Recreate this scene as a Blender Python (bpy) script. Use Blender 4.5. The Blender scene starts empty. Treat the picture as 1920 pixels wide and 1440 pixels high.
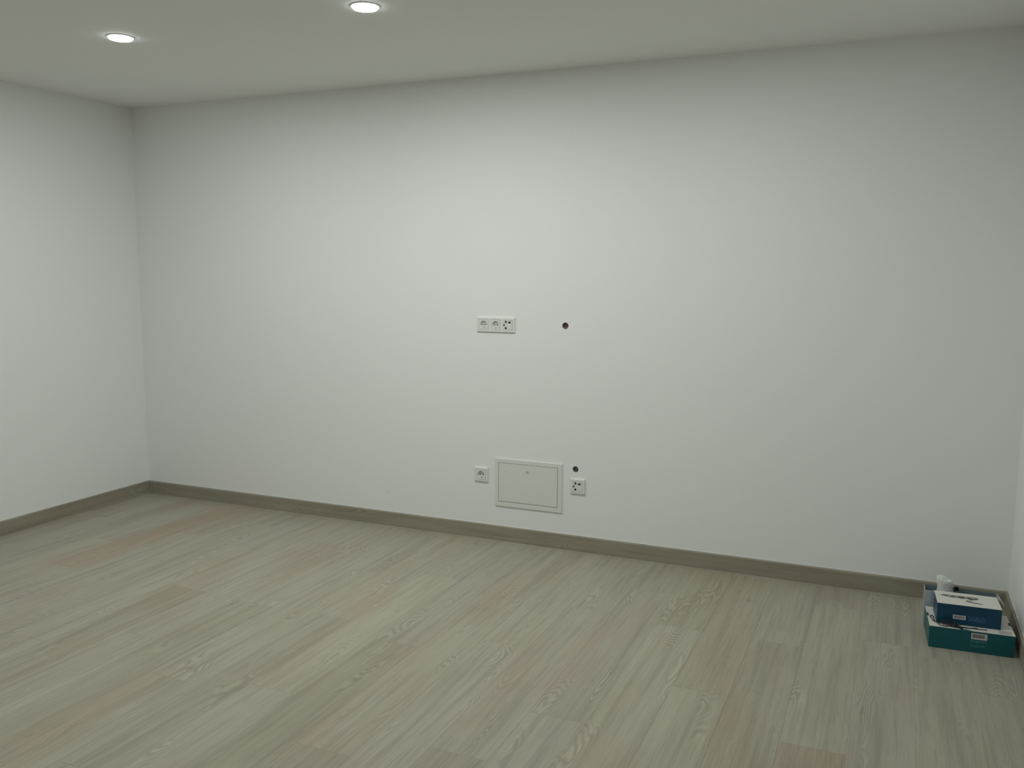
import bpy, bmesh, math, random
from mathutils import Vector, Matrix
random.seed(7)
S = bpy.context.scene
COL = S.collection

# ------------------------------------------------------------------ camera
F_PX, YAW, PITCH, ROLL = 1654.7, -0.4099, -0.127, 0.0046
cam_d = bpy.data.cameras.new('camera'); cam = bpy.data.objects.new('camera', cam_d); COL.objects.link(cam)
cam_d.sensor_fit = 'HORIZONTAL'; cam_d.sensor_width = 36.0; cam_d.lens = 36.0 * F_PX / 1920.0
cam_d.clip_start = 0.02
fw = Vector((math.sin(YAW)*math.cos(PITCH), math.cos(YAW)*math.cos(PITCH), math.sin(PITCH)))
rt = Vector((math.cos(YAW), -math.sin(YAW), 0)); up = rt.cross(fw)
r2 = rt*math.cos(ROLL) + up*math.sin(ROLL); u2 = up*math.cos(ROLL) - rt*math.sin(ROLL)
M = Matrix((r2, u2, -fw)).transposed().to_4x4(); M.translation = Vector((4.5398, -4.3439, 1.483))
cam.matrix_world = M
S.camera = cam

# ------------------------------------------------------------------ world, exposure
W = bpy.data.worlds.new('world'); S.world = W; W.use_nodes = True
W.node_tree.nodes['Background'].inputs[0].default_value = (0.02, 0.022, 0.02, 1)
S.view_settings.view_transform = 'Standard'; S.view_settings.look = 'None'
S.view_settings.gamma = 1.0; S.view_settings.use_curve_mapping = False
S.view_settings.exposure = 0.07
LAMP_COL = (0.955, 1.0, 0.965)
# (x, y, watts) of the recessed downlights
LAMPS = [(1.335, -1.318, 8.9), (2.586, -1.293, 14.0), (3.835, -1.268, 6.2),
         (1.335, -3.85, 4.6), (2.586, -3.85, 7.4), (3.835, -3.85, 1.6)]  # row behind the camera is unseen, added to balance the room light

HC, RW, YB = 2.5, 5.064, -5.2          # ceiling height, room width, wall behind the camera
SK_H, SK_T = 0.081, 0.014              # skirting

# ------------------------------------------------------------------ materials
def new_mat(name):
    m = bpy.data.materials.new(name); m.use_nodes = True
    nt = m.node_tree; b = nt.nodes['Principled BSDF']
    return m, nt, b
def N(nt, t, **kw):
    n = nt.nodes.new(t)
    for k, v in kw.items(): setattr(n, k, v)
    return n
def L(nt, a, b): nt.links.new(a, b)
def math_node(nt, op, a, b=None, c=None, clamp=False):
    n = N(nt, 'ShaderNodeMath', operation=op); n.use_clamp = clamp
    for i, v in enumerate((a, b, c)):
        if v is None: continue
        if isinstance(v, (int, float)): n.inputs[i].default_value = v
        else: L(nt, v, n.inputs[i])
    return n.outputs[0]
def mixc(nt, fac, a, b, mode='MIX'):
    n = N(nt, 'ShaderNodeMix', data_type='RGBA', blend_type=mode)
    for i, v in ((0, fac), (6, a), (7, b)):
        if isinstance(v, (int, float)): n.inputs[i].default_value = v
        elif isinstance(v, tuple): n.inputs[i].default_value = (*v[:3], 1)
        else: L(nt, v, n.inputs[i])
    return n.outputs[2]
def vscale(nt, vec, s):
    n = N(nt, 'ShaderNodeVectorMath', operation='MULTIPLY'); L(nt, vec, n.inputs[0]); n.inputs[1].default_value = s
    return n.outputs[0]
def noise(nt, vec, scale=1.0, detail=2.0, rough=0.5, dist=0.0):
    n = N(nt, 'ShaderNodeTexNoise'); n.inputs['Scale'].default_value = scale
    n.inputs['Detail'].default_value = detail; n.inputs['Roughness'].default_value = rough
    n.inputs['Distortion'].default_value = dist; L(nt, vec, n.inputs['Vector'])
    return n.outputs['Fac']
def ramp(nt, fac, lo, hi):
    n = N(nt, 'ShaderNodeMapRange'); n.interpolation_type = 'SMOOTHSTEP'
    L(nt, fac, n.inputs[0]); n.inputs[1].default_value = lo; n.inputs[2].default_value = hi
    return n.outputs[0]

def plain(name, col, rough=0.5, spec=0.5, var=0.03, scale=30, bump=0.0, metal=0.0, bscale=400):
    m, nt, b = new_mat(name)
    tc = N(nt, 'ShaderNodeTexCoord')
    n = noise(nt, tc.outputs['Object'], scale, 3)
    dark = tuple(c*(1-var) for c in col); light = tuple(min(1, c*(1+var)) for c in col)
    L(nt, mixc(nt, n, dark, light), b.inputs['Base Color'])
    b.inputs['Roughness'].default_value = rough; b.inputs['Specular IOR Level'].default_value = spec
    b.inputs['Metallic'].default_value = metal
    if bump:
        bp = N(nt, 'ShaderNodeBump'); bp.inputs['Strength'].default_value = bump; bp.inputs['Distance'].default_value = 0.001
        L(nt, noise(nt, tc.outputs['Object'], bscale, 3), bp.inputs['Height']); L(nt, bp.outputs[0], b.inputs['Normal'])
    return m

def wall_paint(name, col, smudge=False):
    m, nt, b = new_mat(name)
    tc = N(nt, 'ShaderNodeTexCoord'); v = tc.outputs['Object']
    n1 = noise(nt, v, 0.9, 3, 0.6)
    c = mixc(nt, n1, tuple(x*0.985 for x in col), tuple(min(1, x*1.012) for x in col))
    if smudge:     # one faint scuff above the skirting
        s = N(nt, 'ShaderNodeVectorMath', operation='DISTANCE'); L(nt, v, s.inputs[0]); s.inputs[1].default_value = (1.86, 0, 0.195)
        f = ramp(nt, math_node(nt, 'ADD', s.outputs['Value'], math_node(nt, 'MULTIPLY', noise(nt, v, 60, 2), 0.02)), 0.035, 0.008)
        c = mixc(nt, math_node(nt, 'MULTIPLY', f, 0.10), c, (0.35, 0.30, 0.30))
    L(nt, c, b.inputs['Base Color'])
    b.inputs['Roughness'].default_value = 0.75; b.inputs['Specular IOR Level'].default_value = 0.3
    bp = N(nt, 'ShaderNodeBump'); bp.inputs['Strength'].default_value = 0.12; bp.inputs['Distance'].default_value = 0.0006
    L(nt, noise(nt, v, 260, 3), bp.inputs['Height']); L(nt, bp.outputs[0], b.inputs['Normal'])
    return m

def wood(name, base, pink, pale, grain, along='Y', strength=1.0, rough=0.42):
    """limed oak laminate: the board runs along local Y (or X); colour varies per board with object colour"""
    m, nt, b = new_mat(name)
    tc = N(nt, 'ShaderNodeTexCoord'); oi = N(nt, 'ShaderNodeObjectInfo')
    vec = tc.outputs['Object']
    if along == 'X':
        sp = N(nt, 'ShaderNodeSeparateXYZ'); L(nt, vec, sp.inputs[0]); cb = N(nt, 'ShaderNodeCombineXYZ')
        L(nt, sp.outputs[2], cb.inputs[0]); L(nt, sp.outputs[0], cb.inputs[1]); L(nt, sp.outputs[1], cb.inputs[2]); vec = cb.outputs[0]
    off = N(nt, 'ShaderNodeVectorMath', operation='MULTIPLY'); L(nt, oi.outputs['Location'], off.inputs[0]); off.inputs[1].default_value = (7.31, 3.17, 1.0)
    add = N(nt, 'ShaderNodeVectorMath', operation='ADD'); L(nt, vec, add.inputs[0]); L(nt, off.outputs[0], add.inputs[1])
    P = add.outputs[0]
    # broad tone patches
    a2 = N(nt, 'ShaderNodeVectorMath', operation='ADD'); L(nt, vec, a2.inputs[0]); L(nt, oi.outputs['Location'], a2.inputs[1])
    Q = a2.outputs[0]     # tone patches run on from board to board
    t1 = noise(nt, vscale(nt, Q, (5.0, 1.3, 1)), 1, 3, 0.55)
    t2 = noise(nt, vscale(nt, Q, (3.6, 1.0, 1)), 1.0, 2, 0.5, 0.4)
    c = mixc(nt, ramp(nt, t1, 0.32, 0.68), base, pale)
    c = mixc(nt, math_node(nt, 'MULTIPLY', ramp(nt, t2, 0.50, 0.74), 0.75), c, pink)
    # long streaks and fibres
    st = noise(nt, vscale(nt, P, (34, 1.1, 1)), 1, 4, 0.6)
    fb = noise(nt, vscale(nt, P, (260, 7, 1)), 1, 3, 0.6)
    g = math_node(nt, 'MULTIPLY', ramp(nt, st, 0.42, 0.74), 0.58*strength)
    c = mixc(nt, g, c, grain)
    c = mixc(nt, math_node(nt, 'MULTIPLY', ramp(nt, st, 0.46, 0.22), 0.30*strength), c, tuple(min(1, x*1.16) for x in pale))
    c = mixc(nt, math_node(nt, 'MULTIPLY', ramp(nt, fb, 0.46, 0.72), 0.34*strength), c, grain)
    md = noise(nt, vscale(nt, P, (90, 2.6, 1)), 1, 3, 0.65)
    c = mixc(nt, math_node(nt, 'MULTIPLY', ramp(nt, md, 0.50, 0.72), 0.40*strength), c, grain)
    # cathedral figure: contour lines of a stretched field
    fld = noise(nt, vscale(nt, P, (7.5, 1.5, 1)), 1, 1.5, 0.45)
    ph = math_node(nt, 'ADD', math_node(nt, 'MULTIPLY', fld, 190), math_node(nt, 'MULTIPLY', noise(nt, vscale(nt, P, (46, 12, 1)), 1, 3), 7.0))
    ln = math_node(nt, 'SINE', ph)
    msk = ramp(nt, noise(nt, vscale(nt, P, (9.0, 1.9, 1)), 1, 1, 0.5, 0.3), 0.53, 0.73)
    c = mixc(nt, math_node(nt, 'MULTIPLY', math_node(nt, 'MULTIPLY', ramp(nt, ln, 0.0, 1.0), msk), 0.52*strength), c, grain)
    c = mixc(nt, math_node(nt, 'MULTIPLY', math_node(nt, 'MULTIPLY', ramp(nt, ln, -0.2, -1.0), msk), 0.36*strength), c, tuple(min(1, x*1.25) for x in pale))
    # knots
    vo = N(nt, 'ShaderNodeTexVoronoi'); vo.inputs['Scale'].default_value = 1.0; L(nt, vscale(nt, P, (4.2, 1.9, 1)), vo.inputs['Vector'])
    kd = math_node(nt, 'ADD', vo.outputs['Distance'], math_node(nt, 'MULTIPLY', noise(nt, vscale(nt, P, (120, 50, 1)), 1, 2), 0.03))
    kn = math_node(nt, 'MULTIPLY', ramp(nt, kd, 0.052, 0.022), 0.55*strength)
    kh = math_node(nt, 'MULTIPLY', ramp(nt, kd, 0.17, 0.02), 0.22*strength)
    c = mixc(nt, kh, c, grain); c = mixc(nt, kn, c, tuple(x*0.45 for x in grain))
    c = mixc(nt, 1.0, c, oi.outputs['Color'], 'MULTIPLY')
    L(nt, c, b.inputs['Base Color'])
    b.inputs['Roughness'].default_value = rough; b.inputs['Specular IOR Level'].default_value = 0.35
    bp = N(nt, 'ShaderNodeBump'); bp.inputs['Strength'].default_value = 0.15; bp.inputs['Distance'].default_value = 0.0005
    L(nt, math_node(nt, 'ADD', fb, math_node(nt, 'MULTIPLY', ln, 0.1)), bp.inputs['Height']); L(nt, bp.outputs[0], b.inputs['Normal'])
    return m

M_WALL = wall_paint('wall paint', (0.865, 0.875, 0.86))
M_WALLB = wall_paint('wall paint back', (0.865, 0.875, 0.86), True)
M_CEIL = wall_paint('ceiling paint', (0.865, 0.875, 0.85))
M_FLOOR = wood('laminate oak', (0.386, 0.350, 0.280), (0.384, 0.314, 0.254), (0.414, 0.392, 0.322), (0.252, 0.230, 0.185))
M_SKIRT = wood('skirting oak', (0.315, 0.285, 0.225), (0.30, 0.26, 0.205), (0.355, 0.33, 0.265), (0.200, 0.185, 0.142), 'X', 0.8)
M_SUB = plain('underlay', (0.10, 0.095, 0.08), 0.9)
M_CAULK = plain('caulk', (0.72, 0.73, 0.70), 0.6)
M_PLASTIC = plain('white plastic', (0.80, 0.82, 0.78), 0.28, 0.5, 0.01)
M_PLASTIC2 = plain('white plastic insert', (0.76, 0.78, 0.74), 0.32, 0.5, 0.01)
M_HOLE_SHADE = plain('painted hole shade', (0.012, 0.012, 0.010), 0.8)  # near-black colour painted in for the shade inside holes and gaps
M_SLOT = plain('dark grey plastic', (0.06, 0.06, 0.055), 0.6)  # dark grey for screws, lower clips and the latch slot
M_METAL = plain('steel', (0.45, 0.45, 0.42), 0.35, 0.5, 0.05, metal=0.9)
M_PANEL = plain('white enamel', (0.77, 0.79, 0.745), 0.4, 0.5, 0.01)
M_CONDUIT = plain('brown conduit', (0.25, 0.18, 0.185), 0.7, var=0.3, scale=120)
M_CONDUIT2 = plain('grey conduit', (0.22, 0.22, 0.205), 0.7, var=0.3, scale=120)
M_TEAL = plain('teal card', (0.003, 0.094, 0.108), 0.38, 0.4, 0.06, 12)
M_BLUE = plain('blue card', (0.003, 0.052, 0.108), 0.38, 0.4, 0.06, 12)
M_CARD = plain('white card', (0.74, 0.73, 0.68), 0.5, 0.4, 0.03)
M_CARDIN = plain('grey card inside', (0.17, 0.22, 0.235), 0.7, var=0.08)
M_CARDBLUE = plain('pale blue card', (0.42, 0.47, 0.52), 0.5, var=0.06)
M_PRINT = plain('grey print', (0.13, 0.13, 0.115), 0.5, var=0.3, scale=90)
M_PRINTD = plain('dark print', (0.055, 0.055, 0.05), 0.5, var=0.2, scale=90)
M_PRINTL = plain('pale print', (0.44, 0.44, 0.40), 0.5, var=0.15, scale=90)
M_STICK = plain('label paper', (0.62, 0.60, 0.64), 0.5)
M_BAR = plain('barcode ink', (0.10, 0.08, 0.10), 0.6)
M_TXTT = plain('teal lettering', (0.16, 0.42, 0.40), 0.5)
M_TXTB = plain('blue lettering', (0.10, 0.22, 0.38), 0.5)
M_CABLE = plain('black cable', (0.018, 0.018, 0.022), 0.45, var=0.1)
M_WRAP = plain('white wrapper', (0.74, 0.78, 0.74), 0.45, var=0.05, bump=0.4, bscale=90)
M_BLACK = plain('black plastic', (0.008, 0.008, 0.008), 0.4)
m, nt, b = new_mat('lamp lens'); M_LENS = m
b.inputs['Base Color'].default_value = (0.9, 0.9, 0.9, 1)
b.inputs['Emission Color'].default_value = (0.93, 1.0, 0.98, 1); b.inputs['Emission Strength'].default_value = 12

# ------------------------------------------------------------------ helpers
def link_mesh(name, me, mat, parent=None, loc=None):
    o = bpy.data.objects.new(name, me); COL.objects.link(o)
    if mat and not me.materials: me.materials.append(mat)
    if parent: o.parent = parent
    if loc: o.location = loc
    return o
def from_bm(name, bm, mat, parent=None, loc=None, smooth=False):
    bmesh.ops.recalc_face_normals(bm, faces=bm.faces)
    me = bpy.data.meshes.new(name); bm.to_mesh(me); bm.free()
    if smooth:
        for p in me.polygons: p.use_smooth = True
    return link_mesh(name, me, mat, parent, loc)
def box_bm(x0, x1, y0, y1, z0, z1, bev=0.0, seg=2, bm=None):
    bm = bm or bmesh.new()
    r = bmesh.ops.create_cube(bm, size=1.0)
    for v in r['verts']:
        v.co = Vector(((x0+x1)/2 + v.co.x*(x1-x0), (y0+y1)/2 + v.co.y*(y1-y0), (z0+z1)/2 + v.co.z*(z1-z0)))
    if bev:
        es = list({e for v in r['verts'] for e in v.link_edges})
        bmesh.ops.bevel(bm, geom=es, offset=bev, segments=seg, affect='EDGES', clamp_overlap=True)
    return bm
def tag(o, label, cat, group=None):
    o['label'] = label; o['category'] = cat
    if group: o['group'] = group
    return o
def struct(o):
    o['kind'] = 'structure'; return o
def empty(name, loc, rz=0):
    o = bpy.data.objects.new(name, None); COL.objects.link(o); o.location = loc; o.rotation_euler = (0, 0, rz)
    o.empty_display_size = 0.05; return o
def tube(name, pts, r, mat, parent=None, res=3):
    """round tube along smooth points, as a mesh"""
    cu = bpy.data.curves.new('tmp', 'CURVE'); cu.dimensions = '3D'; cu.bevel_depth = r; cu.bevel_resolution = res; cu.use_fill_caps = True
    cu.resolution_u = 6
    sp = cu.splines.new('BEZIER'); sp.bezier_points.add(len(pts)-1)
    for bp, p in zip(sp.bezier_points, pts):
        bp.co = p; bp.handle_left_type = bp.handle_right_type = 'AUTO'
    t = bpy.data.objects.new('tmp', cu); COL.objects.link(t)
    me = bpy.data.meshes.new_from_object(t); bpy.data.objects.remove(t); bpy.data.curves.remove(cu)
    me.materials.clear()
    for p in me.polygons: p.use_smooth = True
    return link_mesh(name, me, mat, parent)
def plate_with_holes(w, h, t, holes, bev=0.0, seg=48):
    """plate in the XZ plane, front face at y=-t, back at y=0, with round/rect holes [(cx,cz,r)|(cx,cz,w,h)] cut through"""
    bm = bmesh.new(); edges = []
    loops = [[(-w/2, -h/2), (w/2, -h/2), (w/2, h/2), (-w/2, h/2)]]
    if bev:
        L0 = []
        for cx, cz, a0 in ((w/2-bev, h/2-bev, 0), (-w/2+bev, h/2-bev, 90), (-w/2+bev, -h/2+bev, 180), (w/2-bev, -h/2+bev, 270)):
            for k in range(5):
                a = math.radians(a0 + k*22.5); L0.append((cx+bev*math.cos(a), cz+bev*math.sin(a)))
        loops = [L0]
    for q in holes:
        if len(q) == 3: loops.append([(q[0]+q[2]*math.cos(2*math.pi*k/seg), q[1]+q[2]*math.sin(2*math.pi*k/seg)) for k in range(seg)])
        else: loops.append([(q[0]+sx*q[2]/2, q[1]+sz*q[3]/2) for sx, sz in ((-1,-1),(1,-1),(1,1),(-1,1))])
    for lp in loops:
        vs = [bm.verts.new((x, -t, z)) for x, z in lp]
        edges += [bm.edges.new((vs[i], vs[(i+1) % len(vs)])) for i in range(len(vs))]
    bmesh.ops.triangle_fill(bm, edges=edges, use_beauty=True)
    r = bmesh.ops.extrude_edge_only(bm, edges=edges)
    for v in r['geom']:
        if isinstance(v, bmesh.types.BMVert): v.co.y = 0
    return bm
def disc_bm(r, y0, y1, cx=0, cz=0, seg=32, r2=None, bm=None):
    """cylinder with its axis along Y from y0 (front) to y1"""
    bm = bm or bmesh.new(); r2 = r2 or r
    a = [bm.verts.new((cx+r*math.cos(2*math.pi*k/seg), y0, cz+r*math.sin(2*math.pi*k/seg))) for k in range(seg)]
    c = [bm.verts.new((cx+r2*math.cos(2*math.pi*k/seg), y1, cz+r2*math.sin(2*math.pi*k/seg))) for k in range(seg)]
    bm.faces.new(a); bm.faces.new(c[::-1])
    for k in range(seg): bm.faces.new((a[k], c[k], c[(k+1) % seg], a[(k+1) % seg]))
    return bm

# ------------------------------------------------------------------ room shell
def slab(name, x0, x1, y0, y1, z0, z1, mat): return struct(from_bm(name, box_bm(x0, x1, y0, y1, z0, z1), mat))
# wall behind the sockets: plate with the two round cable holes cut through
HOLES = [(2.955, 1.2014, 0.0175), (3.022, 0.442, 0.0165)]
wcx, wcz = (RW)/2, HC/2
bm = plate_with_holes(RW+0.3, HC+0.2, 0.10, [(x-wcx, z-wcz, r) for x, z, r in HOLES])
for v in bm.verts: v.co += Vector((wcx, 0.10, wcz))
struct(from_bm('wall_back', bm, M_WALLB))
slab('wall_left', -0.12, 0, YB-0.1, 0.0, -0.1, HC+0.1, M_WALL)
slab('wall_right', RW, RW+0.12, YB-0.1, 0.0, -0.1, HC+0.1, M_WALL)
slab('wall_front', -0.12, RW+0.12, YB-0.12, YB, -0.1, HC+0.1, M_WALL)

# ceiling plate with the round cut-outs of the downlights (flat plate in XY)
LR = 0.049
bm = plate_with_holes(RW, -YB, 0.0, [(x-RW/2, y-YB/2, LR) for x, y, w in LAMPS])
for v in bm.verts: v.co = Vector((v.co.x+RW/2, v.co.z+YB/2, HC))
dele = [f for f in bm.faces if f.calc_area() < 1e-9]; bmesh.ops.delete(bm, geom=dele, context='FACES_ONLY')
r = bmesh.ops.extrude_face_region(bm, geom=list(bm.faces))
for v in r['geom']:
    if isinstance(v, bmesh.types.BMVert): v.co.z += 0.06
struct(from_bm('ceiling', bm, M_CEIL))

# floor: underlay with laminate planks laid along Y as parts
floor = slab('floor', 0, RW, YB, 0, -0.05, -0.0085, M_SUB)
PW, PL, X0 = 0.2, 1.284, 0.070
def plank_mesh(w, l):
    me_key = (round(w, 4), round(l, 4))
    if me_key not in plank_mesh.cache:
        g = 0.00012
        bm = box_bm(-w/2+g, w/2-g, -l/2+g, l/2-g, -0.008, 0.0)
        top = [e for e in bm.edges if all(v.co.z > -1e-6 for v in e.verts)]
        bmesh.ops.bevel(bm, geom=top, offset=0.0004, segments=1, affect='EDGES')
        me = bpy.data.meshes.new('plank'); bm.to_mesh(me); bm.free(); me.materials.append(M_FLOOR)
        plank_mesh.cache[me_key] = me
    return plank_mesh.cache[me_key]
plank_mesh.cache = {}
# one end joint (y) known per column
JOINT = {0.67: -1.305, 0.87: -0.62, 1.07: -1.60, 1.27: -0.70, 1.47: -1.292, 1.67: -0.50, 1.87: -1.316, 2.07: -0.74,
         2.27: -1.300, 2.47: -0.66, 2.67: -1.423, 2.87: -2.205, 3.07: -1.25, 3.27: -2.056, 3.47: -1.72, 3.67: -0.801,
         3.87: -1.336, 4.07: -0.796, 4.27: -1.573, 4.47: -0.62, 4.67: -1.98, 4.87: -0.95}
rnd = random.Random(11)
# measured tints of single planks: (column, joint side 'a' = nearer than the joint) -> factor
TINT = {(1.47,-1): (0.93,0.92,0.90), (1.87,-1): (0.93,0.93,0.91), (2.27,-1): (0.94,0.94,0.93), (2.67,-1): (0.90,0.90,0.87),
        (2.87,-1): (0.90,0.90,0.88), (3.27,-1): (0.90,0.89,0.87), (3.67,-1): (1.06,1.07,1.06), (3.67,1): (0.97,0.96,0.92),
        (3.87,1): (1.0,0.97,0.93), (3.87,-1): (1.03,1.04,1.02), (4.07,-1): (0.96,0.95,0.92), (4.07,1): (1.0,1.0,0.99),
        (4.27,-1): (0.93,0.85,0.82), (4.27,1): (1.0,1.01,0.99), (0.67,1): (0.98,0.91,0.88), (2.47,-1): (1.04,1.05,1.03)}
x = X0 - PW
cols = []
while x < RW:
    x0, x1 = max(x, 0.0), min(x+PW, RW)
    if x1-x0 > 0.003: cols.append((round(x, 2), x0, x1))
    x += PW
first = True
for key, x0, x1 in cols:
    j = JOINT.get(key, -rnd.uniform(0.3, 1.2))
    ys = []; y = j
    while y < 0: y += PL
    while y > YB - PL: ys.append(y); y -= PL
    for y1 in ys:
        ya, yb = max(y1-PL, YB), min(y1, 0.0)
        if yb-ya < 0.01: continue
        o = bpy.data.objects.new('plank', plank_mesh(x1-x0, yb-ya)); COL.objects.link(o); o.parent = floor
        o.location = ((x0+x1)/2, (ya+yb)/2, 0)
        side = -1 if abs(y1-j) < 1e-3 else (1 if abs(y1-PL-j) < 1e-3 else 0)
        t = TINT.get((key, side))
        if t is None:
            k = rnd.uniform(0.97, 1.025); p = rnd.uniform(-1, 1)*0.014
            t = (k*(1+p*0.6), k, k*(1-p))
        o.color = (*t, 1)

# skirting boards (slightly rounded top), each with its thin bead of caulk
def skirting(name, a, b, nrm):
    """board along X local from 0..len placed at a, facing nrm"""
    d = Vector(b)-Vector(a); ln = d.length
    prof = [(0, 0), (SK_T, 0), (SK_T, SK_H-0.004), (SK_T-0.0012, SK_H-0.001), (SK_T-0.004, SK_H), (0, SK_H)]
    bm = bmesh.new()
    v0 = [bm.verts.new((0, -p, z)) for p, z in prof]; v1 = [bm.verts.new((ln, -p, z)) for p, z in prof]
    bm.faces.new(v0); bm.faces.new(v1[::-1])
    for k in range(len(prof)): bm.faces.new((v0[k], v1[k], v1[(k+1) % len(prof)], v0[(k+1) % len(prof)]))
    o = from_bm(name, bm, M_SKIRT); o.location = a; o.rotation_euler = (0, 0, math.atan2(d.y, d.x)); struct(o)
    c = from_bm('caulk_bead', box_bm(0.001, ln-0.001, -0.0035, 0, SK_H, SK_H+0.0025, 0.001, 1), M_CAULK, o)
    return o
skirting('baseboard_back', (SK_T, 0, 0), (RW-SK_T, 0, 0), 1)
skirting('baseboard_left', (0, YB, 0), (0, 0, 0), 1)
skirting('baseboard_right', (RW, 0, 0), (RW, YB, 0), 1)
skirting('baseboard_front', (RW-SK_T, YB, 0), (SK_T, YB, 0), 1)

# ------------------------------------------------------------------ ceiling downlights
def ring_bm(r0, r1, z0, z1, seg=48):
    bm = bmesh.new()
    prof = [(r0, z1), (r0, z0+0.001), (r0+0.001, z0), (r1-0.002, z0), (r1, z0+0.0012), (r1, z1)]
    rows = [[bm.verts.new((r*math.cos(2*math.pi*k/seg), r*math.sin(2*math.pi*k/seg), z)) for k in range(seg)] for r, z in prof]
    for a, b in zip(rows, rows[1:]+rows[:1]):
        for k in range(seg): bm.faces.new((a[k], a[(k+1) % seg], b[(k+1) % seg], b[k]))
    return bm
me_ring = me_lens = None
LBL = ['round recessed ceiling downlight nearest the left wall', 'round recessed ceiling downlight at the top edge, second from the left wall',
       'round recessed ceiling downlight nearest the right wall in the front row', 'unseen downlight added behind the viewer near the left wall',
       'unseen downlight added behind the viewer, middle of its row', 'unseen downlight added behind the viewer near the right wall']
for i, (lx, ly, watts) in enumerate(LAMPS):
    t = empty('ceiling_light', (lx, ly, HC)); tag(t, LBL[i], 'ceiling light', 'recessed downlights in the ceiling')
    if me_ring is None:
        r = from_bm('trim_ring', ring_bm(LR-0.003, LR+0.009, -0.004, 0.0), M_PLASTIC, t); me_ring = r.data
        bm = bmesh.new(); bmesh.ops.create_circle(bm, cap_ends=True, radius=LR-0.0025, segments=48)
        e = bmesh.ops.extrude_face_region(bm, geom=list(bm.faces))
        for v in e['geom']:
            if isinstance(v, bmesh.types.BMVert): v.co.z += 0.014
        for v in bm.verts: v.co.z -= 0.011
        l = from_bm('lens', bm, M_LENS, t); me_lens = l.data
    else:
        link_mesh('trim_ring', me_ring, None, t); link_mesh('lens', me_lens, None, t)
    ld = bpy.data.lights.new('lamp', 'AREA'); ld.shape = 'DISK'; ld.size = 2*(LR-0.0035); ld.energy = watts; ld.color = LAMP_COL
    lo = bpy.data.objects.new('lamp', ld); COL.objects.link(lo); lo.parent = t; lo.location = (0, 0, -0.0116)

# ------------------------------------------------------------------ wall sockets
def outer_plate(parent, w, h, cut):
    """bevelled frame whose middle openings hold the inserts"""
    d = 0.0095
    bm = bmesh.new()
    # frame: outer profile with chamfer, rectangular opening
    ow, oh = cut
    prof = [(w/2, h/2, 0), (w/2, h/2, -d*0.55), (w/2-0.003, h/2-0.003, -d*0.9), (w/2-0.006, h/2-0.006, -d), (ow/2, oh/2, -d), (ow/2, oh/2, -0.0004)]
    rows = []
    for a, b2, y in prof: rows.append([bm.verts.new((sx*a, y, sz*b2)) for sx, sz in ((-1,-1),(1,-1),(1,1),(-1,1))])
    for a, b2 in zip(rows, rows[1:]):
        for k in range(4): bm.faces.new((a[k], a[(k+1) % 4], b2[(k+1) % 4], b2[k]))
    vert_e = [e for e in bm.edges if e.verts[0].co.x*e.verts[1].co.x > 0 and e.verts[0].co.z*e.verts[1].co.z > 0
              and abs(e.verts[0].co.y-e.verts[1].co.y) > 1e-5 and abs(abs(e.verts[0].co.x)-w/2) < 1e-5 and abs(abs(e.verts[1].co.x)-w/2) < 1e-5]
    bmesh.ops.bevel(bm, geom=vert_e, offset=0.002, segments=2, affect='EDGES')
    bm.faces.new([rows[-1][k] for k in range(4)])
    return from_bm('cover_frame', bm, M_PLASTIC, parent)
def schuko(parent, cx, cz):
    d = 0.0105; s = 0.0535
    # insert face with a round opening
    bm = plate_with_holes(s, s, d, [(0, 0, 0.0198)], 0.002)
    ins = from_bm('socket_insert', bm, M_PLASTIC2, parent, (cx, 0, cz))
    # recessed well behind the opening (no deeper than the frame body)
    bm = bmesh.new(); seg = 48
    rows = []
    for r, y in ((0.0198, -d), (0.0192, -d+0.001), (0.0188, -0.0008), (0.0, -0.0008)):
        if r: rows.append([bm.verts.new((r*math.cos(2*math.pi*k/seg), y, r*math.sin(2*math.pi*k/seg))) for k in range(seg)])
        else:
            bm.faces.new(rows[-1])
    for a, b2 in zip(rows, rows[1:]):
        for k in range(seg): bm.faces.new((a[k], a[(k+1) % seg], b2[(k+1) % seg], b2[k]))
    from_bm('socket_well', bm, M_PLASTIC2, ins)
    for dx in (-0.0095, 0.0095): from_bm('pin_hole', disc_bm(0.0032, -0.0016, -0.0009, dx, 0, 20), M_HOLE_SHADE, ins)
    from_bm('screw', disc_bm(0.0024, -0.0022, -0.0009, 0, 0, 16), M_SLOT, ins)
    for sz in (-1, 1): from_bm('earth_clip', box_bm(-0.0032, 0.0032, -0.0085, -0.0009, sz*0.0172-0.0013, sz*0.0172+0.0013, 0.0004, 1), M_METAL if sz > 0 else M_SLOT, ins)
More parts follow.
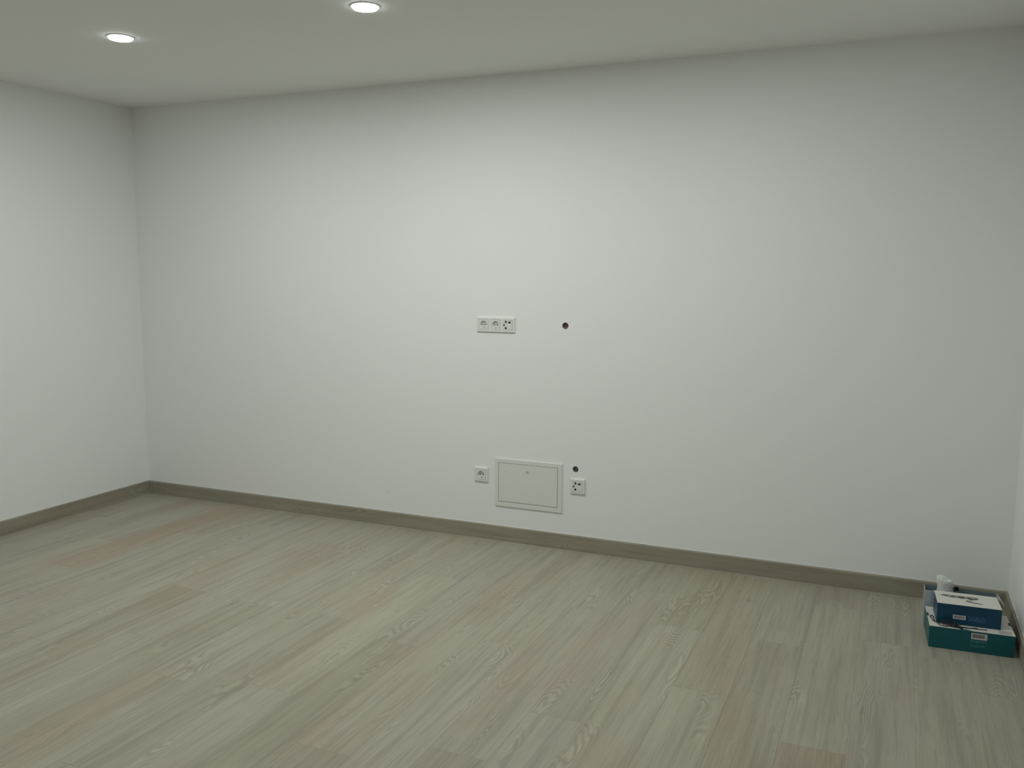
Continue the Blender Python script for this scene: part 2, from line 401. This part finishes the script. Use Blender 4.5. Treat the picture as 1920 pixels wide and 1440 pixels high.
def data_insert(parent, cx, cz):
    d = 0.0105; s = 0.0535
    holes = [(-0.0096, 0.0165, 0.0062), (-0.0096, -0.0165, 0.0062), (-0.0200, 0.0, 0.0056), (0.0115, 0.0140, 0.0135, 0.0105)]
    bm = plate_with_holes(s, s, d, holes, 0.002, 24)
    ins = from_bm('aerial_insert', bm, M_PLASTIC2, parent, (cx, 0, cz))
    for hx, hz, r in ((-0.0096, 0.0165, 0.0061), (-0.0096, -0.0165, 0.0061)):
        from_bm('coax_port', disc_bm(r, -0.0097, -0.0008, hx, hz, 24), M_HOLE_SHADE, ins)  # almost flush black disc paints in the dark of the port
        from_bm('port_pin', disc_bm(0.0010, -0.0104, -0.0098, hx, hz, 12), M_METAL, ins)
    p = from_bm('satellite_port', disc_bm(0.0054, -0.0092, -0.0008, -0.0200, 0, 24), M_HOLE_SHADE, ins)
    rr = ring_bm(0.0030, 0.0046, -0.001, 0.0105, 24)
    for v in rr.verts: v.co = Vector((v.co.x-0.0200, -0.0093 - (0.0105-v.co.z)*0.3, v.co.y))
    from_bm('threaded_collar', rr, M_METAL, ins)
    from_bm('data_port', box_bm(0.0115-0.0066, 0.0115+0.0066, -0.0098, -0.0008, 0.0140-0.0051, 0.0140+0.0051), M_HOLE_SHADE, ins)  # black face near the front replaces the shade of the recess
    from_bm('port_shutter', box_bm(0.0115-0.0068, 0.0115+0.0068, -d-0.0006, -d+0.0001, -0.0165-0.0055, -0.0165+0.0055, 0.0003, 1), M_PLASTIC, ins)

t = empty('wall_socket', (2.5575, 0, 1.1965)); tag(t, 'long white triple plate with two power sockets and aerial ports, high on the wall', 'wall socket')
outer_plate(t, 0.2265, 0.083, (0.198, 0.0555))
for k, fn in ((-1, schuko), (0, schuko), (1, data_insert)): fn(t, k*0.071, 0)
for k in (-0.5, 0.5): from_bm('plate_divider', box_bm(k*0.071-0.0078, k*0.071+0.0078, -0.0096, -0.001, -0.0277, 0.0277, 0.0005, 1), M_PLASTIC, t)
t = empty('wall_socket', (2.4713, 0, 0.3630)); tag(t, 'square white single power socket low on the wall left of the access panel', 'wall socket')
outer_plate(t, 0.083, 0.083, (0.0555, 0.0555)); schuko(t, 0, 0)
t = empty('aerial_socket', (3.0362, 0, 0.3515)); tag(t, 'square white aerial and data outlet with dark ports right of the access panel', 'wall socket')
outer_plate(t, 0.083, 0.083, (0.0555, 0.0555)); data_insert(t, 0, 0)

# cable holes: conduit ends sitting in the two holes of the wall
def conduit(x, z, r, mat, label):
    t = empty('cable_hole', (x, 0.0, z)); tag(t, label, 'cable hole', None)
    bm = bmesh.new(); seg = 32; rows = []
    n = 22
    for i in range(n):
        y = 0.004 + 0.085*i/(n-1); rr = r - 0.0006 - (0.0012 if i % 2 else 0)
        rows.append([bm.verts.new((rr*math.cos(2*math.pi*k/seg), y, rr*math.sin(2*math.pi*k/seg))) for k in range(seg)])
    for a, b2 in zip(rows, rows[1:]):
        for k in range(seg): bm.faces.new((a[k], a[(k+1) % seg], b2[(k+1) % seg], b2[k]))
    from_bm('conduit', bm, mat, t)
    from_bm('conduit_end', disc_bm(r-0.0022, 0.020, 0.026), mat, t)
conduit(HOLES[0][0], HOLES[0][1], HOLES[0][2], M_CONDUIT, 'round brown-lined cable hole in the wall right of the triple socket')
conduit(HOLES[1][0], HOLES[1][1], HOLES[1][2], M_CONDUIT2, 'round grey-lined cable hole in the wall above the lower aerial outlet')

# ------------------------------------------------------------------ access panel
px0, px1, pz0, pz1 = 2.5555, 2.9490, 0.1957, 0.4640
dx0, dx1, dz0, dz1 = 2.5780, 2.9225, 0.2245, 0.4385
t = empty('access_panel', ((px0+px1)/2, 0, pz0)); tag(t, 'white metal access panel with hinged door low on the back wall', 'access panel')
cx = (px0+px1)/2; fy = 0.007
bm = bmesh.new(); rows = []
def rect(x0, x1, z0, z1, y): return [bm.verts.new((a-cx, y, c-pz0)) for a, c in ((x0, z0), (x1, z0), (x1, z1), (x0, z1))]
g1 = 0.0022
for ins, y in ((0, 0), (0, -fy*0.7), (0.0015, -fy)): rows.append(rect(px0+ins, px1-ins, pz0+ins, pz1-ins, y))
rows.append(rect(dx0-g1, dx1+g1, dz0-g1, dz1+g1, -fy)); rows.append(rect(dx0-g1, dx1+g1, dz0-g1, dz1+g1, -0.0005))
for a, b2 in zip(rows, rows[1:]):
    for k in range(4): bm.faces.new((a[k], a[(k+1) % 4], b2[(k+1) % 4], b2[k]))
from_bm('frame', bm, M_PANEL, t)
from_bm('gap_shade_plate', box_bm(dx0-g1-cx, dx1+g1-cx, -0.0012, -0.0004, dz0-g1-pz0, dz1+g1-pz0), M_HOLE_SHADE, t)  # near-black sheet paints the shade into the gap round the door
door = from_bm('door', box_bm(dx0-cx, dx1-cx, -fy-0.0008, -0.002, dz0-pz0, dz1-pz0, 0.0010, 2), M_PANEL, t)
from_bm('hinge_fold', box_bm(dx0+0.010-cx, dx0+0.0112-cx, -fy-0.0011, -fy-0.0006, dz0+0.004-pz0, dz1-0.004-pz0), M_PLASTIC, door)
lx, lz = 2.7495-cx, 0.4040-pz0
latch = from_bm('latch', box_bm(lx-0.0125, lx+0.0125, -fy-0.0022, -fy-0.0006, lz-0.0085, lz+0.0085, 0.0008, 2), M_PLASTIC, door)
from_bm('latch_slot', box_bm(lx-0.0085, lx+0.0085, -fy-0.0026, -fy-0.0021, lz-0.0055, lz-0.0028), M_SLOT, latch)
from_bm('latch_ridge', box_bm(lx-0.0070, lx+0.0070, -fy-0.0030, -fy-0.0021, lz+0.0040, lz+0.0056, 0.0003, 1), M_METAL, latch)

# ------------------------------------------------------------------ boxes in the corner
def poly_print(name, pts, z, mat, parent):
    """thin flat printed shape on a horizontal face"""
    bm = bmesh.new(); vs = [bm.verts.new((x, y, z)) for x, y in pts]; f = bm.faces.new(vs)
    e = bmesh.ops.extrude_face_region(bm, geom=[f])
    for v in e['geom']:
        if isinstance(v, bmesh.types.BMVert): v.co.z += 0.00025
    return from_bm(name, bm, mat, parent)
def front_print(name, rects, y, mat, parent):
    bm = bmesh.new()
    for x0, x1, z0, z1 in rects: box_bm(x0, x1, y-0.00025, y, z0, z1, bm=bm)
    return from_bm(name, bm, mat, parent)

# teal box, with white lid: local origin at front-left bottom corner
TH, TW, TD = 0.0885, 0.303, 0.220
t = empty('teal_box', (4.7285, -0.582, 0), math.radians(2.8)); tag(t, 'large flat teal cardboard box on the floor in the right corner, bottom of the stack', 'box')
from_bm('carton_body', box_bm(0, TW, 0, TD, 0.0005, TH-0.0015, 0.0012, 1), M_TEAL, t)
# lid sheet with tuck slots at the sides and a thumb notch at the front
lid = [(0.0, 0.0), (0.105, 0.0), (0.112, 0.006), (0.122, 0.010), (0.134, 0.0105), (0.146, 0.006), (0.153, 0.0), (TW, 0.0),
       (TW, 0.105), (TW-0.007, 0.108), (TW-0.007, 0.140), (TW, 0.143), (TW, TD), (0, TD), (0, 0.150), (0.007, 0.146), (0.007, 0.112), (0, 0.108)]
bm = bmesh.new(); f = bm.faces.new([bm.verts.new((x, y, TH-0.0014)) for x, y in lid]); e = bmesh.ops.extrude_face_region(bm, geom=[f])
for v in e['geom']:
    if isinstance(v, bmesh.types.BMVert): v.co.z += 0.0016
from_bm('lid', bm, M_CARD, t)
for sx in (0.0009, TW-0.0064): from_bm('tuck_slot', box_bm(sx, sx+0.0055, 0.114, 0.144, TH-0.0014, TH-0.0004), M_HOLE_SHADE, t)
poly_print('lid_print', [(0.246, 0.006), (0.292, 0.004), (0.296, 0.040), (0.250, 0.044)], TH+0.0003, M_PRINTL, t)
lb = front_print('barcode_label', [(0.150, 0.206, 0.0555, 0.0800)], -0.0001, M_STICK, t)
bars = []; xx = 0.154; rb = random.Random(3)
while xx < 0.197:
    w = rb.choice([0.0007, 0.0012, 0.0020]); bars.append((xx, xx+w, 0.0610, 0.0765)); xx += w + rb.choice([0.0007, 0.0011])
front_print('barcode_bars', bars, -0.0004, M_BAR, lb)
rows = []
for zz in (0.0475, 0.0430, 0.0300, 0.0255):
    xx = 0.150
    while xx < 0.203:
        w = rb.uniform(0.002, 0.007); rows.append((xx, min(xx+w, 0.205), zz, zz+rb.uniform(0.0012, 0.0020))); xx += w + rb.uniform(0.002, 0.006)
front_print('small_print', rows, -0.0001, M_TXTT, t)

# blue box
BW, BH, BD = 0.230, 0.083, 0.146
BZ = TH + 0.0003
t = empty('blue_box', (4.7545, -0.536, BZ), math.radians(3.2)); tag(t, 'dark blue cardboard box with white top, stacked on the teal box', 'box')
from_bm('carton_body', box_bm(0, BW, 0, BD, 0, BH-0.0014, 0.0012, 1), M_BLUE, t)
from_bm('lid', box_bm(-0.0006, BW+0.0006, -0.0006, BD, BH-0.0014, BH, 0.0004, 1), M_CARD, t)
# printed picture of a long grey fitting on the lid
def blob(x0, x1, y0, y1, n, seed, amp=0.25):
    r_ = random.Random(seed); pts = []
    for k in range(n):
        a = 2*math.pi*k/n; q = 1 + r_.uniform(-amp, amp)
        pts.append(((x0+x1)/2 + (x1-x0)/2*math.cos(a)*min(q, 1.05), (y0+y1)/2 + (y1-y0)/2*math.sin(a)*q))
    return pts
pic = poly_print('lid_picture', [(0.016, 0.098), (0.030, 0.108), (0.080, 0.108), (0.110, 0.110), (0.152, 0.110), (0.160, 0.098), (0.152, 0.082),
      (0.130, 0.074), (0.114, 0.084), (0.096, 0.077), (0.076, 0.084), (0.058, 0.080), (0.038, 0.088)], BH, M_PRINT, t)
for k, (a, b2, c_, d_) in enumerate([(0.022, 0.044, 0.095, 0.105), (0.058, 0.074, 0.083, 0.092), (0.084, 0.106, 0.086, 0.100), (0.120, 0.150, 0.079, 0.090)]):
    poly_print('picture_dark_print', blob(a, b2, c_, d_, 12, k), BH+0.0003, M_PRINTD, pic)  # dark areas of the printed picture
for k, (a, b2, c_, d_) in enumerate([(0.047, 0.058, 0.090, 0.103), (0.075, 0.083, 0.090, 0.103), (0.108, 0.118, 0.092, 0.105), (0.130, 0.148, 0.094, 0.105)]):
    poly_print('picture_pale_print', blob(a, b2, c_, d_, 10, k+9), BH+0.0003, M_PRINTL, pic)  # pale areas of the printed picture
poly_print('lid_picture', blob(0.106, 0.136, 0.056, 0.074, 14, 5), BH, M_PRINTL, t)
poly_print('lid_picture', [(0.106, 0.048), (0.130, 0.038), (0.166, 0.032), (0.166, 0.040), (0.134, 0.050), (0.112, 0.058)], BH, M_PRINT, t)
lb = front_print('barcode_label', [(0.058, 0.104, 0.0235, 0.0400)], -0.0001, M_STICK, t)
bars = []; xx = 0.062
while xx < 0.099:
    w = rb.choice([0.0006, 0.0010, 0.0016]); bars.append((xx, xx+w, 0.0275, 0.0365)); xx += w + rb.choice([0.0007, 0.0011])
front_print('barcode_bars', bars, -0.0004, M_BAR, lb)
rows = []
for zz in (0.0385, 0.0345, 0.0295, 0.0255, 0.0205):
    xx = 0.113
    while xx < 0.172:
        w = rb.uniform(0.003, 0.009); rows.append((xx, min(xx+w, 0.174), zz, zz+rb.uniform(0.0012, 0.0022))); xx += w + rb.uniform(0.002, 0.006)
front_print('small_print', rows, -0.0001, M_TXTB, t)

# open pale carton standing behind the stack against the skirting
CX0, CX1, CY0, CY1, CH = 4.7130, 4.9900, -0.343, -0.262, 0.152
t = empty('open_carton', (CX0, CY0, 0)); tag(t, 'open pale blue and white carton standing on the floor behind the two stacked boxes', 'box')
CWd, CDp = CX1-CX0, CY1-CY0; th = 0.0025
from_bm('front_side', box_bm(0, CWd, 0, th, 0, CH, 0.0005, 1), M_CARDBLUE, t)
from_bm('rear_side', box_bm(0, CWd, CDp-th, CDp, 0, CH, 0.0005, 1), M_CARDIN, t)
from_bm('left_side', box_bm(0, th, th, CDp-th, 0, CH, 0.0005, 1), M_CARDBLUE, t)
from_bm('right_side', box_bm(CWd-th, CWd, th, CDp-th, 0, CH, 0.0005, 1), M_CARDBLUE, t)
from_bm('bottom', box_bm(th, CWd-th, th, CDp-th, 0.0, 0.003), M_CARDIN, t)
rows = []
for k in range(9):
    z = 0.142 - k*0.0055
    rows.append((0.022 + (k % 3)*0.002, 0.022 + (0.030 if k % 4 else 0.018), z, z+0.0022))
front_print('side_print', rows, -0.0001, plain('faint blue print', (0.22, 0.27, 0.36), 0.5), t)
# white flap folded over the right end
bm = bmesh.new()
a0 = [(CWd+0.0003, 0.002, CH+0.0005), (CWd+0.024, 0.002, 0.1190), (CWd+0.024, CDp-0.02, 0.1190), (CWd+0.0003, CDp-0.02, CH+0.0005)]
f = bm.faces.new([bm.verts.new(p) for p in a0]); e = bmesh.ops.extrude_face_region(bm, geom=[f])
for v in e['geom']:
    if isinstance(v, bmesh.types.BMVert): v.co.z += 0.0012
fl = from_bm('flap', bm, M_CARD, t); fl['label'] = 'white printed end flap'
bm = bmesh.new(); q = lambda u, y: (CWd+0.0003+u*0.0237, y, CH+0.0005-u*0.0335+0.0015)
f = bm.faces.new([bm.verts.new(p) for p in (q(0.35, 0.030), q(0.45, 0.008), q(0.95, 0.006), q(0.9, 0.020), q(0.6, 0.036))])
e = bmesh.ops.extrude_face_region(bm, geom=[f])
for v in e['geom']:
    if isinstance(v, bmesh.types.BMVert): v.co.z += 0.0003
from_bm('flap_print', bm, M_PRINT, fl)

# crumpled white wrapper standing in the carton mouth
bm = bmesh.new(); rw = random.Random(21); seg = 30; rows = []
prof = [(0.022, 0.0), (0.028, 0.012), (0.031, 0.026), (0.029, 0.042), (0.030, 0.056), (0.0315, 0.070), (0.0300, 0.0795), (0.026, 0.0825), (0.015, 0.0810)]
for i, (r0, z) in enumerate(prof):
    row = []
    for k in range(seg):
        a = 2*math.pi*k/seg
        q = 1 + 0.05*math.sin(3*a+i*0.7) + 0.05*math.sin(8*a+i*1.3) + rw.uniform(-0.03, 0.03)
        row.append(bm.verts.new((r0*q*math.cos(a), 0.75*r0*q*math.sin(a), z - (0.012*math.cos(a)+0.004*math.sin(3*a))*max(0, (i-3)/5) + rw.uniform(-0.001, 0.001))))
    rows.append(row)
for a, b2 in zip(rows, rows[1:]):
    for k in range(seg): bm.faces.new((a[k], a[(k+1) % seg], b2[(k+1) % seg], b2[k]))
bm.faces.new(rows[0][::-1]); c_ = bm.verts.new((0.0, 0.0, 0.0765))
for k in range(seg): bm.faces.new((rows[-1][k], rows[-1][(k+1) % seg], c_))
w = from_bm('crumpled_wrapper', bm, M_WRAP, None, (4.7900, -0.3020, 0.1180)); tag(w, 'crumpled white plastic wrapper poking up behind the blue box', 'wrapper')

# small black plug lying against the wrapper
t = empty('black_plug', (4.8345, -0.3020, 0.1555)); tag(t, 'small black plug beside the crumpled white wrapper', 'plug')
from_bm('plug_body', box_bm(-0.0085, 0.0085, -0.007, 0.007, -0.001, 0.0150, 0.0012, 2), M_BLACK, t)
for s in (-1, 1): from_bm('pin', box_bm(s*0.004-0.0010, s*0.004+0.0010, 0.007, 0.016, 0.006, 0.008, 0.0003, 1), M_METAL, t)

# black cable looped on the teal box in front of the blue one
def P(x, y, z): return Vector((x, y, z))
t = empty('looped_cable', (4.80, -0.55, BZ)); tag(t, 'thin black cable with loops lying on the teal box against the blue one', 'cable')
z0 = 0.0022
pts = [P(0.100, 0.002, z0+0.001), P(0.060, -0.006, z0), P(0.020, -0.008, z0+0.004), P(-0.020, 0.004, z0+0.002), P(-0.048, 0.016, z0), P(-0.0545, 0.050, z0), P(-0.0610, 0.078, z0), P(-0.0665, 0.070, z0),
       P(-0.0620, 0.046, z0+0.001), P(-0.056, 0.016, z0+0.003), P(-0.036, 0.000, z0+0.003), P(-0.006, -0.010, z0+0.003), P(0.020, -0.012, z0+0.007), P(0.045, -0.004, z0+0.008)]
tube('cable', pts, 0.0017, M_CABLE, t)
pts = [P(-0.040, 0.006, z0+0.006), P(-0.038, -0.012, z0), P(-0.022, -0.022, z0), P(-0.002, -0.018, z0+0.001), P(0.018, -0.010, z0+0.010), P(0.006, 0.002, z0+0.016), P(-0.016, 0.004, z0+0.015),
       P(-0.026, -0.004, z0+0.009), P(-0.010, -0.013, z0+0.006), P(0.020, -0.016, z0+0.004), P(0.055, -0.010, z0+0.002), P(0.100, -0.004, z0), P(0.135, 0.000, z0)]
tube('cable', pts, 0.0016, M_CABLE, t)
pts = [P(-0.030, 0.006, z0+0.012), P(-0.012, -0.002, z0+0.018), P(0.010, -0.006, z0+0.019), P(0.028, -0.002, z0+0.012), P(0.034, -0.010, z0+0.004), P(0.018, -0.020, z0), P(-0.004, -0.010, z0+0.008), P(-0.020, 0.001, z0+0.013)]
tube('cable', pts, 0.0016, M_CABLE, t)
from_bm('cable_tie', box_bm(0.002, 0.010, -0.0175, 0.003, 0.0002, 0.0190, 0.0020, 2), M_CABLE, t)
tube('connector', [P(0.024, -0.0190, 0.0040), P(0.036, -0.0200, 0.0040), P(0.048, -0.0215, 0.0040)], 0.0036, M_BLACK, t)
